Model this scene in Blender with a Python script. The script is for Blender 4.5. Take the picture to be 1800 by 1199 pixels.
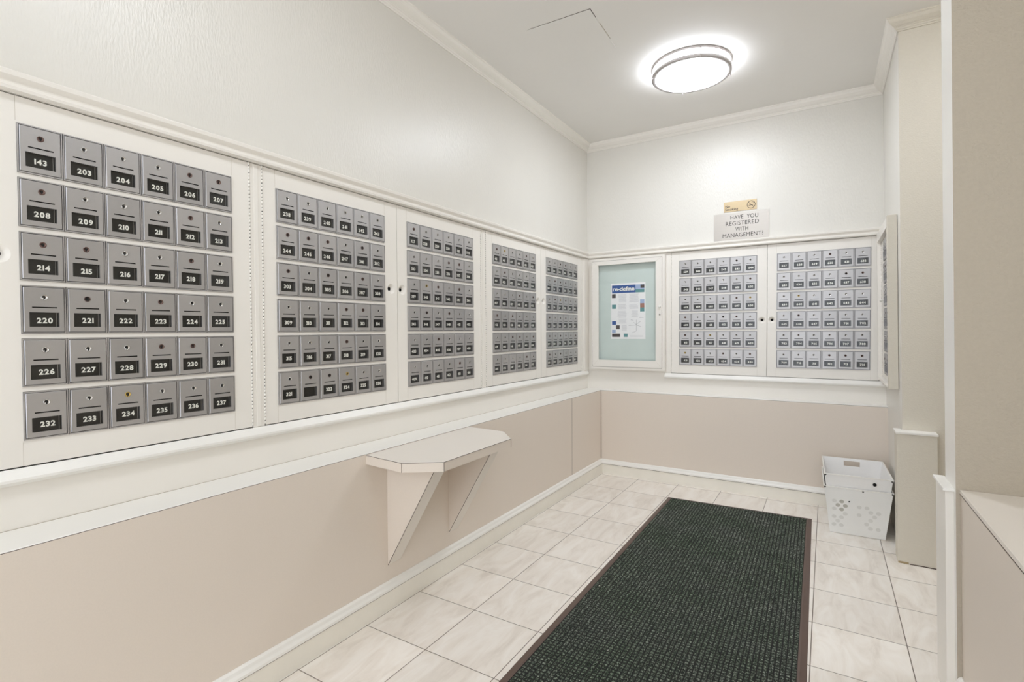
import bpy, math, random
from mathutils import Matrix, Vector

random.seed(7)
for _o in list(bpy.data.objects):
    bpy.data.objects.remove(_o)
SC = bpy.context.scene
COL = SC.collection

# ------------------------------------------------------------------ camera
cam_d = bpy.data.cameras.new('camera')
cam_d.sensor_fit = 'HORIZONTAL'; cam_d.sensor_width = 36.0
cam_d.lens = 903.22 * 36.0 / 1800.0
cam_d.clip_start = 0.02
cam = bpy.data.objects.new('camera', cam_d); COL.objects.link(cam)
_y, _p, _r = (math.radians(a) for a in (-31.5016, -1.1927, -0.3169))
_f = Vector((math.sin(_y)*math.cos(_p), math.cos(_y)*math.cos(_p), math.sin(_p)))
_rt = Vector((math.cos(_y), -math.sin(_y), 0))
_up = _rt.cross(_f)
_rt2 = math.cos(_r)*_rt + math.sin(_r)*_up
_up2 = -math.sin(_r)*_rt + math.cos(_r)*_up
_m = Matrix((_rt2, _up2, -_f)).transposed().to_4x4()
_m.translation = Vector((1.7514, 0.0, 1.1820))
cam.matrix_world = _m
SC.camera = cam

# ------------------------------------------------------------------ world, exposure
w = bpy.data.worlds.new('world'); SC.world = w; w.use_nodes = True
w.node_tree.nodes['Background'].inputs[0].default_value = (0.92, 0.975, 1.05, 1)
w.node_tree.nodes['Background'].inputs[1].default_value = 1.15   # fill light added through the open rear end, standing for an unseen lobby
vs = SC.view_settings
vs.view_transform = 'Standard'; vs.look = 'None'; vs.gamma = 1.0; vs.use_curve_mapping = False
vs.exposure = 1.2
LAMP_E = 15.0
SC.cycles.diffuse_bounces = 8; SC.cycles.max_bounces = 14

# ------------------------------------------------------------------ helpers
def s2l(c):
    return tuple(((v/255)/12.92 if v/255 <= 0.04045 else ((v/255+0.055)/1.055)**2.4) for v in c)

def newmat(name):
    m = bpy.data.materials.new(name); m.use_nodes = True
    nt = m.node_tree
    return m, nt, nt.nodes['Principled BSDF']

def mat(name, rgb, rough=0.5, metal=0.0, var=0.06, vscale=6.0, bump=0.0, bscale=60.0, stretch=(1, 1, 1), spec=0.5, objvar=0.0):
    """painted or plain surface: base colour with a soft procedural variation and an optional bump"""
    m, nt, b = newmat(name)
    c = s2l(rgb)
    b.inputs['Roughness'].default_value = rough
    b.inputs['Metallic'].default_value = metal
    b.inputs['Specular IOR Level'].default_value = spec
    tc = nt.nodes.new('ShaderNodeTexCoord')
    mp = nt.nodes.new('ShaderNodeMapping'); mp.inputs['Scale'].default_value = stretch
    nt.links.new(tc.outputs['Object'], mp.inputs['Vector'])
    n = nt.nodes.new('ShaderNodeTexNoise'); n.inputs['Scale'].default_value = vscale
    n.inputs['Detail'].default_value = 5
    nt.links.new(mp.outputs[0], n.inputs['Vector'])
    mx = nt.nodes.new('ShaderNodeMix'); mx.data_type = 'RGBA'
    mx.inputs[6].default_value = (*[v*(1-var) for v in c], 1)
    mx.inputs[7].default_value = (*[min(1, v*(1+var)) for v in c], 1)
    nt.links.new(n.outputs['Fac'], mx.inputs[0])
    out = mx.outputs[2]
    if objvar:
        oi = nt.nodes.new('ShaderNodeObjectInfo')
        mr = nt.nodes.new('ShaderNodeMapRange')
        mr.inputs['To Min'].default_value = 1-objvar; mr.inputs['To Max'].default_value = 1+objvar
        nt.links.new(oi.outputs['Random'], mr.inputs['Value'])
        h = nt.nodes.new('ShaderNodeVectorMath'); h.operation = 'SCALE'
        nt.links.new(out, h.inputs[0]); nt.links.new(mr.outputs[0], h.inputs['Scale'])
        out = h.outputs[0]
    nt.links.new(out, b.inputs['Base Color'])
    if bump:
        n2 = nt.nodes.new('ShaderNodeTexNoise'); n2.inputs['Scale'].default_value = bscale
        n2.inputs['Detail'].default_value = 4
        nt.links.new(mp.outputs[0], n2.inputs['Vector'])
        bp = nt.nodes.new('ShaderNodeBump'); bp.inputs['Strength'].default_value = bump
        bp.inputs['Distance'].default_value = 0.004
        nt.links.new(n2.outputs['Fac'], bp.inputs['Height'])
        nt.links.new(bp.outputs[0], b.inputs['Normal'])
    return m

M = {}
M['wallpaper'] = mat('cream_wallpaper', (223, 220, 213), 0.33, var=0.02, bump=0.36, bscale=170, stretch=(1, 1, 0.28))
M['wall_beige_shaded'] = mat('shaded_beige_wallpaper', (180, 170, 154), 0.6, var=0.05, vscale=90, bump=0.45, bscale=160)  # near stub wallpaper, colour darkened to carry its shade
M['wall_plain'] = mat('plain_wall_paint', (216, 210, 197), 0.6, var=0.03, vscale=90, bump=0.35, bscale=160)
M['paint'] = mat('cream_gloss_paint', (236, 232, 225), 0.38, var=0.02, bump=0.12, bscale=25)
M['trim'] = mat('white_trim_paint', (238, 236, 231), 0.35, var=0.02, bump=0.08, bscale=30)
M['ceiling'] = mat('ceiling_paint', (236, 234, 230), 0.7, var=0.025, vscale=2.5, bump=0.2, bscale=20)
M['laminate'] = mat('tan_laminate', (224, 213, 201), 0.5, var=0.035, vscale=260)
M['shelf_lam'] = mat('pale_laminate', (230, 223, 214), 0.45, var=0.02, vscale=200)
M['base_paint'] = mat('worn_baseboard_paint', (237, 233, 223), 0.45, var=0.06, vscale=9, bump=0.1)
M['edge'] = mat('laminate_edge_line', (70, 52, 42), 0.6)
M['dark'] = mat('dark_gap', (22, 20, 18), 0.8)
M['alu'] = mat('satin_aluminium', (184, 182, 182), 0.42, metal=0.75, var=0.05, vscale=40, bump=0.05, bscale=300, objvar=0.06)
M['alu_edge'] = mat('aluminium_edge', (150, 147, 146), 0.4, metal=0.8, var=0.04, vscale=30, objvar=0.05)
M['plate'] = mat('black_number_plate', (15, 13, 11), 0.35, var=0.4, vscale=30, objvar=0.6)
M['digit'] = mat('white_digit', (240, 238, 230), 0.5, var=0.01)
M['chrome'] = mat('chrome_lock', (205, 203, 200), 0.22, metal=1.0, var=0.03)
M['darklock'] = mat('tarnished_lock', (112, 92, 86), 0.35, metal=0.9, var=0.15, vscale=80)
M['brasslock'] = mat('brass_lock', (196, 170, 105), 0.3, metal=1.0, var=0.05)
M['brass'] = mat('brushed_brass', (182, 163, 131), 0.4, metal=0.6, var=0.06, vscale=8, stretch=(1, 1, 30))
M['steel'] = mat('brushed_steel', (184, 178, 171), 0.36, metal=0.8, var=0.05, vscale=6, stretch=(1, 1, 30))
M['ink'] = mat('black_lettering', (38, 34, 32), 0.5)
M['nickel'] = mat('brushed_nickel', (178, 172, 170), 0.42, metal=0.5, var=0.03)
M['board'] = mat('pale_green_board', (206, 217, 213), 0.7, var=0.05, vscale=7, bump=0.1)
M['paper'] = mat('white_paper', (240, 239, 240), 0.6, var=0.01)
M['p_blue'] = mat('print_blue', (47, 85, 150), 0.5, var=0.08)
M['p_teal'] = mat('print_teal', (94, 146, 148), 0.5, var=0.06)
M['p_pale'] = mat('print_pale_blue', (165, 182, 214), 0.5, var=0.06)
M['p_photo'] = mat('print_dark_photo', (70, 62, 62), 0.5, var=0.9, vscale=160)
M['p_red'] = mat('print_reddish_photo', (158, 112, 98), 0.5, var=0.5, vscale=160)
M['p_grey'] = mat('print_grey', (186, 186, 192), 0.5)
M['p_line'] = mat('print_line', (110, 110, 116), 0.5)
M['bin'] = mat('white_plastic', (240, 240, 238), 0.4, var=0.03, vscale=8, bump=0.12, bscale=15)
M['bin2'] = mat('white_plastic_inner', (242, 241, 240), 0.4, var=0.04, vscale=12, bump=0.12, bscale=15)
M['dimple'] = mat('plastic_dimple', (222, 222, 219), 0.5, var=0.1, vscale=30)
M['dimple_dark'] = mat('plastic_dimple_open', (186, 184, 176), 0.6, var=0.1, vscale=30)
M['rubber'] = mat('brown_rubber_border', (92, 74, 66), 0.45, var=0.12, vscale=20)
M['stain'] = mat('brown_floor_stain', (168, 150, 115), 0.6, var=0.2)

M['joint'] = mat('paint_joint', (178, 168, 150), 0.6)

def mat_tile():
    m, nt, b = newmat('stone_look_floor_tile')
    N, L = nt.nodes, nt.links
    tc = N.new('ShaderNodeTexCoord'); sx = N.new('ShaderNodeSeparateXYZ'); L.new(tc.outputs['Object'], sx.inputs[0])
    def math_(op, a, c=None, d=None):
        n = N.new('ShaderNodeMath'); n.operation = op
        for i, v in enumerate((a, c, d)):
            if v is None: continue
            if isinstance(v, (int, float)): n.inputs[i].default_value = v
            else: L.new(v, n.inputs[i])
        return n.outputs[0]
    TX, TY = 0.3048, 0.3138
    ux = math_('DIVIDE', math_('SUBTRACT', sx.outputs[0], 0.489), TX)
    uy = math_('DIVIDE', math_('SUBTRACT', sx.outputs[1], 3.6285), TY)
    def edge(u, t):
        f = math_('FRACT', u); d = math_('MINIMUM', f, math_('SUBTRACT', 1.0, f)); return math_('MULTIPLY', d, t)
    d = math_('MINIMUM', edge(ux, TX), edge(uy, TY))
    mr = N.new('ShaderNodeMapRange'); mr.inputs['From Min'].default_value = 0.0010; mr.inputs['From Max'].default_value = 0.0021
    L.new(d, mr.inputs['Value'])
    # per tile shade
    cb = N.new('ShaderNodeCombineXYZ'); L.new(math_('FLOOR', ux), cb.inputs[0]); L.new(math_('FLOOR', uy), cb.inputs[1])
    wn = N.new('ShaderNodeTexWhiteNoise'); L.new(cb.outputs[0], wn.inputs['Vector'])
    # streaks, offset per tile
    mp = N.new('ShaderNodeMapping'); mp.inputs['Scale'].default_value = (15, 4.0, 1); mp.inputs['Rotation'].default_value = (0, 0, 0.2)
    L.new(tc.outputs['Object'], mp.inputs[0])
    ad = N.new('ShaderNodeVectorMath'); ad.operation = 'MULTIPLY_ADD'
    L.new(wn.outputs['Color'], ad.inputs[0]); ad.inputs[1].default_value = (20, 20, 20); L.new(mp.outputs[0], ad.inputs[2])
    n1 = N.new('ShaderNodeTexNoise'); n1.inputs['Scale'].default_value = 1.0; n1.inputs['Detail'].default_value = 8; n1.inputs['Roughness'].default_value = 0.62
    n1.inputs['Distortion'].default_value = 0.8
    L.new(ad.outputs[0], n1.inputs['Vector'])
    cr = N.new('ShaderNodeValToRGB'); L.new(n1.outputs['Fac'], cr.inputs[0])
    e = cr.color_ramp.elements
    e[0].position = 0.30; e[0].color = (*s2l((222, 214, 204)), 1)
    e[1].position = 0.62; e[1].color = (*s2l((243, 238, 231)), 1)
    x = e.new(0.46); x.color = (*s2l((236, 229, 220)), 1)
    hs = N.new('ShaderNodeVectorMath'); hs.operation = 'SCALE'
    mr2 = N.new('ShaderNodeMapRange'); mr2.inputs['To Min'].default_value = 0.95; mr2.inputs['To Max'].default_value = 1.03
    L.new(wn.outputs['Value'], mr2.inputs['Value'])
    L.new(cr.outputs[0], hs.inputs[0]); L.new(mr2.outputs[0], hs.inputs['Scale'])
    mx = N.new('ShaderNodeMix'); mx.data_type = 'RGBA'
    mx.inputs[6].default_value = (*s2l((112, 98, 88)), 1)
    L.new(mr.outputs[0], mx.inputs[0]); L.new(hs.outputs[0], mx.inputs[7])
    L.new(mx.outputs[2], b.inputs['Base Color'])
    b.inputs['Roughness'].default_value = 0.36
    bp = N.new('ShaderNodeBump'); bp.inputs['Strength'].default_value = 0.5; bp.inputs['Distance'].default_value = 0.002
    L.new(mr.outputs[0], bp.inputs['Height']); L.new(bp.outputs[0], b.inputs['Normal'])
    return m
M['tile'] = mat_tile()

def mat_mat():
    m, nt, b = newmat('charcoal_green_mat_pile')
    N, L = nt.nodes, nt.links
    tc = N.new('ShaderNodeTexCoord')
    n = N.new('ShaderNodeTexNoise'); n.inputs['Scale'].default_value = 210; n.inputs['Detail'].default_value = 3
    n2 = N.new('ShaderNodeTexNoise'); n2.inputs['Scale'].default_value = 4.0; n2.inputs['Detail'].default_value = 5
    L.new(tc.outputs['Object'], n.inputs[0]); L.new(tc.outputs['Object'], n2.inputs[0])
    cr = N.new('ShaderNodeValToRGB'); L.new(n.outputs['Fac'], cr.inputs[0])
    e = cr.color_ramp.elements
    e[0].position = 0.36; e[0].color = (*s2l((30, 33, 29)), 1)
    e[1].position = 0.72; e[1].color = (*s2l((158, 162, 152)), 1)
    x = e.new(0.54); x.color = (*s2l((88, 94, 86)), 1)
    cr2 = N.new('ShaderNodeValToRGB'); L.new(n2.outputs['Fac'], cr2.inputs[0])
    e = cr2.color_ramp.elements
    e[0].position = 0.35; e[0].color = (0.82, 0.93, 0.80, 1)
    e[1].position = 0.65; e[1].color = (1.08, 1.08, 1.08, 1)
    mx = N.new('ShaderNodeMix'); mx.data_type = 'RGBA'; mx.blend_type = 'MULTIPLY'; mx.inputs[0].default_value = 1
    L.new(cr.outputs[0], mx.inputs[6]); L.new(cr2.outputs[0], mx.inputs[7])
    L.new(mx.outputs[2], b.inputs['Base Color'])
    b.inputs['Roughness'].default_value = 0.95; b.inputs['Specular IOR Level'].default_value = 0.2
    return m
M['pile'] = mat_mat()
M['pile_base'] = mat('black_mat_backing', (24, 26, 23), 0.9, var=0.2, vscale=60)

def mat_emit(name, rgb, e):
    m, nt, b = newmat(name)
    b.inputs['Base Color'].default_value = (0.9, 0.9, 0.9, 1)
    b.inputs['Emission Color'].default_value = (*rgb, 1)
    b.inputs['Emission Strength'].default_value = e
    return m
M['glow'] = mat_emit('lit_diffuser', (0.92, 0.975, 1.06), LAMP_E)
M['glow_dim'] = mat_emit('lit_diffuser_dimmer', (0.92, 0.975, 1.06), LAMP_E*0.50)

M['glow_fill'] = mat_emit('lit_diffuser_fill', (0.92, 0.975, 1.06), LAMP_E*0.50)
M['glow_side'] = mat_emit('lit_diffuser_side', (0.92, 0.975, 1.06), LAMP_E*0.50)
def mat_glass():
    m = bpy.data.materials.new('clear_glass'); m.use_nodes = True
    nt = m.node_tree; N, L = nt.nodes, nt.links
    N.remove(N['Principled BSDF'])
    t = N.new('ShaderNodeBsdfTransparent'); t.inputs[0].default_value = (0.99, 1.0, 0.995, 1)
    g = N.new('ShaderNodeBsdfGlossy'); g.inputs['Roughness'].default_value = 0.06
    lw = N.new('ShaderNodeLayerWeight'); lw.inputs[0].default_value = 0.5
    pw = N.new('ShaderNodeMath'); pw.operation = 'POWER'; pw.inputs[1].default_value = 5.0
    L.new(lw.outputs['Facing'], pw.inputs[0])
    fr = N.new('ShaderNodeMath'); fr.operation = 'MULTIPLY_ADD'; fr.inputs[1].default_value = 0.96; fr.inputs[2].default_value = 0.035
    L.new(pw.outputs[0], fr.inputs[0])
    mx = N.new('ShaderNodeMixShader')
    L.new(fr.outputs[0], mx.inputs[0]); L.new(t.outputs[0], mx.inputs[1]); L.new(g.outputs[0], mx.inputs[2])
    L.new(mx.outputs[0], N['Material Output'].inputs[0])
    return m
M['glass'] = mat_glass()

class MB:
    """collects faces with material names, builds ONE mesh"""
    def __init__(s): s.v = []; s.f = []; s.m = []; s.sm = []
    def face(s, pts, m, smooth=False):
        i = len(s.v); s.v += [tuple(p) for p in pts]; s.f.append(tuple(range(i, i+len(pts)))); s.m.append(m); s.sm.append(smooth)
    def box(s, x0, x1, y0, y1, z0, z1, m):
        P = [(x0, y0, z0), (x1, y0, z0), (x1, y1, z0), (x0, y1, z0), (x0, y0, z1), (x1, y0, z1), (x1, y1, z1), (x0, y1, z1)]
        for q in ((0, 3, 2, 1), (4, 5, 6, 7), (0, 1, 5, 4), (1, 2, 6, 5), (2, 3, 7, 6), (3, 0, 4, 7)):
            s.face([P[k] for k in q], m)
    def prism(s, poly, z0, z1, m, mside=None):
        """vertical prism over a counterclockwise plan polygon"""
        n = len(poly); ms = mside or m
        s.face([(x, y, z1) for x, y in poly], m); s.face([(x, y, z0) for x, y in reversed(poly)], m)
        for i in range(n):
            a, b = poly[i], poly[(i+1) % n]
            s.face([(*a, z0), (*b, z0), (*b, z1), (*a, z1)], ms)
    def lathe(s, prof, c, m, n=48, axis='z', closed=False):
        """prof: list of (r, h[, mat])"""
        def P(r, h, k):
            a = 2*math.pi*k/n
            if axis == 'z': return (c[0]+r*math.cos(a), c[1]+r*math.sin(a), c[2]+h)
            return (c[0]+r*math.cos(a), c[1]-h, c[2]+r*math.sin(a))      # axis y, h towards -y
        L = list(zip(prof, prof[1:])) + ([(prof[-1], prof[0])] if closed else [])
        for p, q in L:
            mm = p[2] if len(p) > 2 else m
            for k in range(n):
                if p[0] < 1e-7: s.face([P(0, p[1], 0), P(q[0], q[1], k+1), P(q[0], q[1], k)], mm, True)
                elif q[0] < 1e-7: s.face([P(p[0], p[1], k), P(p[0], p[1], k+1), P(0, q[1], 0)], mm, True)
                else: s.face([P(p[0], p[1], k), P(p[0], p[1], k+1), P(q[0], q[1], k+1), P(q[0], q[1], k)], mm, True)
    def plate(s, x0, x1, z0, z1, y, holes, m, thick=0.0):
        """front plate in the xz plane facing -y, with rectangular holes (x0,x1,z0,z1,depth,wallmat,bottommat)"""
        xs = sorted({x0, x1, *[h[0] for h in holes], *[h[1] for h in holes]})
        zs = sorted({z0, z1, *[h[2] for h in holes], *[h[3] for h in holes]})
        for a, b in zip(xs, xs[1:]):
            for c, d in zip(zs, zs[1:]):
                mx, mz = (a+b)/2, (c+d)/2
                if any(h[0] < mx < h[1] and h[2] < mz < h[3] for h in holes): continue
                s.face([(a, y, c), (b, y, c), (b, y, d), (a, y, d)], m)
        for h in holes:
            a, b, c, d, dep, wm, bm = h; e = y+dep
            s.face([(a, y, c), (a, y, d), (a, e, d), (a, e, c)], wm)
            s.face([(b, y, c), (b, e, c), (b, e, d), (b, y, d)], wm)
            s.face([(a, y, c), (a, e, c), (b, e, c), (b, y, c)], wm)
            s.face([(a, y, d), (b, y, d), (b, e, d), (a, e, d)], wm)
            if bm: s.face([(a, e, c), (b, e, c), (b, e, d), (a, e, d)], bm)
        if thick:
            e = y+thick
            s.face([(x0, y, z0), (x0, y, z1), (x0, e, z1), (x0, e, z0)], m)
            s.face([(x1, y, z0), (x1, e, z0), (x1, e, z1), (x1, y, z1)], m)
            s.face([(x0, y, z0), (x0, e, z0), (x1, e, z0), (x1, y, z0)], m)
            s.face([(x0, y, z1), (x1, y, z1), (x1, e, z1), (x0, e, z1)], m)
            s.face([(x0, e, z0), (x0, e, z1), (x1, e, z1), (x1, e, z0)], m)
    def run(s, p0, p1, n, prof, m, m0=0, m1=0, caps=True):
        """sweep a closed profile [(out, z[, mat])] from p0 to p1 (plan points); n: outward direction; m0/m1: mitre at the ends"""
        p0, p1, n = Vector((*p0, 0)), Vector((*p1, 0)), Vector((*n, 0)); t = (p1-p0).normalized()
        A = [p0+n*d[0]+t*(m0*d[0])+Vector((0, 0, d[1])) for d in prof]
        B = [p1+n*d[0]-t*(m1*d[0])+Vector((0, 0, d[1])) for d in prof]
        k = len(prof)
        for i in range(k):
            j = (i+1) % k; mm = prof[i][2] if len(prof[i]) > 2 else m
            s.face([A[i], A[j], B[j], B[i]], mm)
        if caps: s.face(A[::-1], m); s.face(B, m)
    def shear(s, k=0.0165):
        s.v = [(x-k*z, y, z) for x, y, z in s.v]
    def mesh(s, name):
        me = bpy.data.meshes.new(name)
        me.from_pydata(s.v, [], s.f)
        names = []
        for a in s.m:
            if a not in names: names.append(a)
        for a in names: me.materials.append(M[a])
        me.polygons.foreach_set('material_index', [names.index(a) for a in s.m])
        me.polygons.foreach_set('use_smooth', s.sm)
        me.update()
        import bmesh
        b = bmesh.new(); b.from_mesh(me)
        bmesh.ops.remove_doubles(b, verts=b.verts, dist=1e-6)
        bmesh.ops.recalc_face_normals(b, faces=b.faces)
        b.to_mesh(me); b.free()
        return me

def link(name, me, parent=None, loc=(0, 0, 0)):
    o = bpy.data.objects.new(name, me); COL.objects.link(o); o.location = loc
    if parent: o.parent = parent
    return o
def obj(name, mb, parent=None, loc=(0, 0, 0), bevel=0.0):
    o = link(name, mb.mesh(name), parent, loc)
    if bevel:
        md = o.modifiers.new('bevel', 'BEVEL'); md.width = bevel; md.segments = 2; md.limit_method = 'ANGLE'; md.angle_limit = math.radians(40)
    return o
def struct(name, mb, bevel=0.0):
    o = obj(name, mb, None, bevel=bevel); o['kind'] = 'structure'; return o
def tag(o, label, cat, group=None):
    o['label'] = label; o['category'] = cat
    if group: o['group'] = group
    return o
def thing(name, label, cat, loc, rz=0, group=None):
    o = bpy.data.objects.new(name, None); COL.objects.link(o); o.location = loc; o.rotation_euler = (0, 0, rz)
    o.empty_display_size = 0.05
    return tag(o, label, cat, group)

def text_mesh(txt, size, matname, offset=0.0, thick=0.0004, align='LEFT', spacing=1.0, line=1.0, name='lettering'):
    """lettering in the local xz plane facing -y"""
    cu = bpy.data.curves.new('t', 'FONT'); cu.body = txt; cu.size = size; cu.offset = offset; cu.extrude = thick/2
    cu.align_x = align; cu.space_character = spacing; cu.space_line = line; cu.resolution_u = 3
    to = bpy.data.objects.new('t', cu); COL.objects.link(to)
    bpy.context.view_layer.update()
    me = bpy.data.meshes.new_from_object(to.evaluated_get(bpy.context.evaluated_depsgraph_get()))
    bpy.data.objects.remove(to); bpy.data.curves.remove(cu)
    me.transform(Matrix.Rotation(math.pi/2, 4, 'X'))
    me.materials.clear(); me.materials.append(M[matname]); me.name = name
    return me

# ------------------------------------------------------------------ dimensions
D = 4.096          # back wall door plane
XR = 2.095         # right wall at the floor (leans 0.95 degrees)
LEAN = 0.0165
LX, LY = 0.161, 0.098      # how far the wainscot stands out, left and back
ZL = 0.6846        # ledge
ZS0, ZS1 = 0.798, 0.838    # sill under the doors
ZD0, ZD1 = 0.840, 1.785    # mailbox doors
CE = 2.745
YB = -1.7          # rear wall of the room behind the camera

# ------------------------------------------------------------------ room shell
b = MB(); b.box(-0.3, 3.3, YB-0.1, D+0.2, -0.1, 0, 'tile'); struct('floor', b)
b = MB(); b.box(-0.3, 3.3, YB-0.1, D+0.2, CE, CE+0.1, 'ceiling'); struct('ceiling', b)

# left wall: upper part, recess behind the mailbox doors, apron below the sill
b = MB()
b.box(-0.2, 0, YB, D, ZD1, CE, 'wallpaper')
b.box(-0.2, -0.03, YB, D, ZS1, ZD1, 'dark')
b.box(-0.2, 0, YB, D, 0, ZS1, 'paint')
struct('wall_left', b)
b = MB()
b.box(0, XR+0.05, D, D+0.2, ZD1, CE, 'wallpaper')
b.box(0, XR+0.05, D+0.03, D+0.2, ZS1, ZD1, 'dark')
b.box(-0.2, XR+0.05, D, D+0.2, 0, ZS1, 'paint')
struct('wall_back', b)

# wainscot panels (tan laminate below a white ledge)
b = MB()
b.run((0, YB), (0, D), (1, 0), [(0.0, 0.0), (LX, 0.0, 'laminate'), (LX, ZL-0.004, 'edge'), (LX, ZL-0.0025, 'trim'), (LX-0.0015, ZL, 'trim'), (0.0, ZL)], 'trim', 0, LY/LX)
b.box(LX, LX+0.0006, 3.431, 3.4335, 0.1, ZL-0.004, 'edge')
b.box(0.0, 0.002, YB, D-0.002, ZL, ZL+0.0008, 'joint')
struct('trim_1', b)
b = MB()
b.run((0, D), (XR+0.01, D), (0, -1), [(0.0, 0.0), (LY, 0.0, 'laminate'), (LY, ZL-0.004, 'edge'), (LY, ZL-0.0025, 'trim'), (LY-0.0015, ZL, 'trim'), (0.0, ZL)], 'trim', LX/LY, 0)
b.box(LX-0.0005, LX+0.003, D-LY-0.002, D-LY, 0.1, ZL-0.004, 'edge')
b.shear(0.0165*0.0)
struct('trim_2', b)

# baseboards: flat board with a bright rounded cap
def base_prof(w): return [(w, 0.0), (w+0.017, 0.0, 'base_paint'), (w+0.017, 0.078, 'edge'), (w+0.0165, 0.080, 'trim'), (w+0.022, 0.083, 'trim'), (w+0.021, 0.092, 'trim'),
                          (w+0.014, 0.100, 'trim'), (w+0.010, 0.110, 'trim'), (w+0.003, 0.116, 'trim'), (w, 0.116)]
b = MB(); b.run((LX, YB), (LX, D-LY), (1, 0), base_prof(0), 'trim', 0, 1); struct('baseboard_left', b)
b = MB(); b.run((LX, D-LY), (XR+0.01, D-LY), (0, -1), base_prof(0), 'trim', 1, 0); struct('baseboard_back', b)

# sill under the doors and moulding above them
sill = [(0.0, ZS0), (0.012, ZS0), (0.024, ZS0+0.010), (0.024, ZS0+0.017), (0.004, ZS1), (-0.03, ZS1)]
b = MB(); b.run((0, YB), (0, D), (1, 0), sill, 'trim', 0, 1); struct('trim_3', b)
b = MB(); b.run((0.66, D), (XR-0.005, D), (0, -1), sill, 'trim', 0, 0); struct('trim_4', b)
mould = [(-0.02, ZD1+0.0005), (0.006, ZD1+0.0005), (0.006, ZD1+0.0015), (0.024, ZD1+0.003), (0.026, ZD1+0.010), (0.020, ZD1+0.014), (0.014, ZD1+0.022),
         (0.014, ZD1+0.026), (0.028, ZD1+0.036), (0.030, ZD1+0.046), (0.026, ZD1+0.050), (0.0, ZD1+0.054), (-0.02, ZD1+0.054)]
b = MB(); b.run((0, YB), (0, D), (1, 0), mould, 'paint', 0, 1); struct('trim_5', b)
b = MB(); b.run((0, D), (XR-0.02, D), (0, -1), mould, 'paint', 1, 0); struct('trim_6', b)

# crown moulding
zc = CE
crown = [(0.0, zc), (0.052, zc), (0.052, zc-0.006), (0.047, zc-0.010), (0.040, zc-0.024), (0.026, zc-0.036), (0.019, zc-0.040), (0.019, zc-0.043), (0.014, zc-0.046),
         (0.012, zc-0.052), (0.008, zc-0.054), (0.006, zc-0.060), (0.0, zc-0.060)]
XC = XR-LEAN*2.72
b = MB(); b.run((0, YB), (0, D), (1, 0), crown, 'paint', 0, 1); struct('trim_7', b)
b = MB(); b.run((0, D), (XC, D), (0, -1), crown, 'paint', 1, 1); struct('trim_8', b)
b = MB(); b.run((XC, D), (XC, 3.28), (-1, 0), crown, 'paint', 1, -1)
b.run((XC, 3.28), (3.1, 3.28), (0, -1), crown, 'wall_plain', -1, 0); struct('trim_9', b)

# pilasters between the hinged doors
b = MB()
for y0, y1 in ((YB, 0.380), (1.0795, 1.1245), (2.5075, 2.5565), (3.9675, D)):
    b.box(-0.03, 0.0, y0, y1, ZS1, ZD1-0.002, 'paint')
    if y1 < 3 and y0 > 0: b.box(0.0, 0.0025, y0+0.014, y1-0.014, ZS1+0.002, ZD1-0.004, 'paint')
b.box(0.0, 0.012, 4.012, D, ZS1, ZD1, 'paint')
struct('trim_10', b, bevel=0.0012)
b = MB()
b.box(0.0, 0.7075, D, D+0.03, ZS1, ZD1-0.002, 'paint')
b.box(2.0440, XR-0.03, D, D+0.03, ZS1, ZD1-0.002, 'paint')
b.box(0.676, 0.697, D-0.003, D, ZS1, ZD1-0.004, 'paint')
struct('trim_11', b, bevel=0.0012)

# right wall from the back corner to the passage, its return, the wrapped wainscot block
b = MB()
b.box(XR, 3.1, 3.28, D+0.2, 0, CE, 'wallpaper')
for k in range(len(b.f)):                                  # the return faces the near side: plain paint
    ys = [b.v[i][1] for i in b.f[k]]
    if max(ys)-min(ys) < 1e-6 and abs(ys[0]-3.28) < 1e-6: b.m[k] = 'wall_plain'
b.shear(); struct('wall_right', b)
b = MB()
b.box(2.065, 2.225, 3.205, 3.315, 0, 0.652, 'wall_plain')
b.box(2.066, 2.108, 3.2030, 3.2052, 0, 0.010, 'stain'); b.box(2.112, 2.223, 3.2025, 3.2052, 0, 0.004, 'edge')
b.prism([(2.060, 3.199), (2.229, 3.199), (2.229, 3.28), (2.09, 3.28), (2.09, 3.318), (2.060, 3.318)], 0.652, 0.662, 'trim')
b.shear(); struct('trim_12', b, bevel=0.0015)
# near stub of the right wall (end of the passage), upper wall facing the camera
b = MB()
b.box(2.101, 3.1, 2.035, 2.195, 0.0, CE, 'wall_beige_shaded')
for k in range(len(b.f)):
    xs = [b.v[i][0] for i in b.f[k]]
    if max(xs)-min(xs) < 1e-6 and abs(xs[0]-2.101) < 1e-6: b.m[k] = 'trim'
b.shear(); struct('wall_right_front', b)
b = MB()
b.box(2.080, 2.20, 2.065, 2.225, 0, 0.675, 'paint')
b.prism([(2.073, 2.055), (2.104, 2.055), (2.104, 2.232), (2.073, 2.232)], 0.675, 0.684, 'trim')
b.shear(); struct('trim_13', b, bevel=0.0015)
# counter: laminate half wall along the near right side with a pale top
b = MB()
b.box(2.113, 2.75, YB, 2.034, 0, 0.676, 'laminate')
b.box(2.110, 2.75, YB, 2.034, 0.676, 0.679, 'edge')
b.box(2.110, 2.75, YB, 2.034, 0.679, 0.690, 'shelf_lam')
b.shear(); struct('trim_14', b)
b = MB(); b.run((2.111, 2.034), (2.111, YB), (-1, 0), base_prof(0), 'trim', 0, 0); struct('baseboard_right', b)
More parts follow.
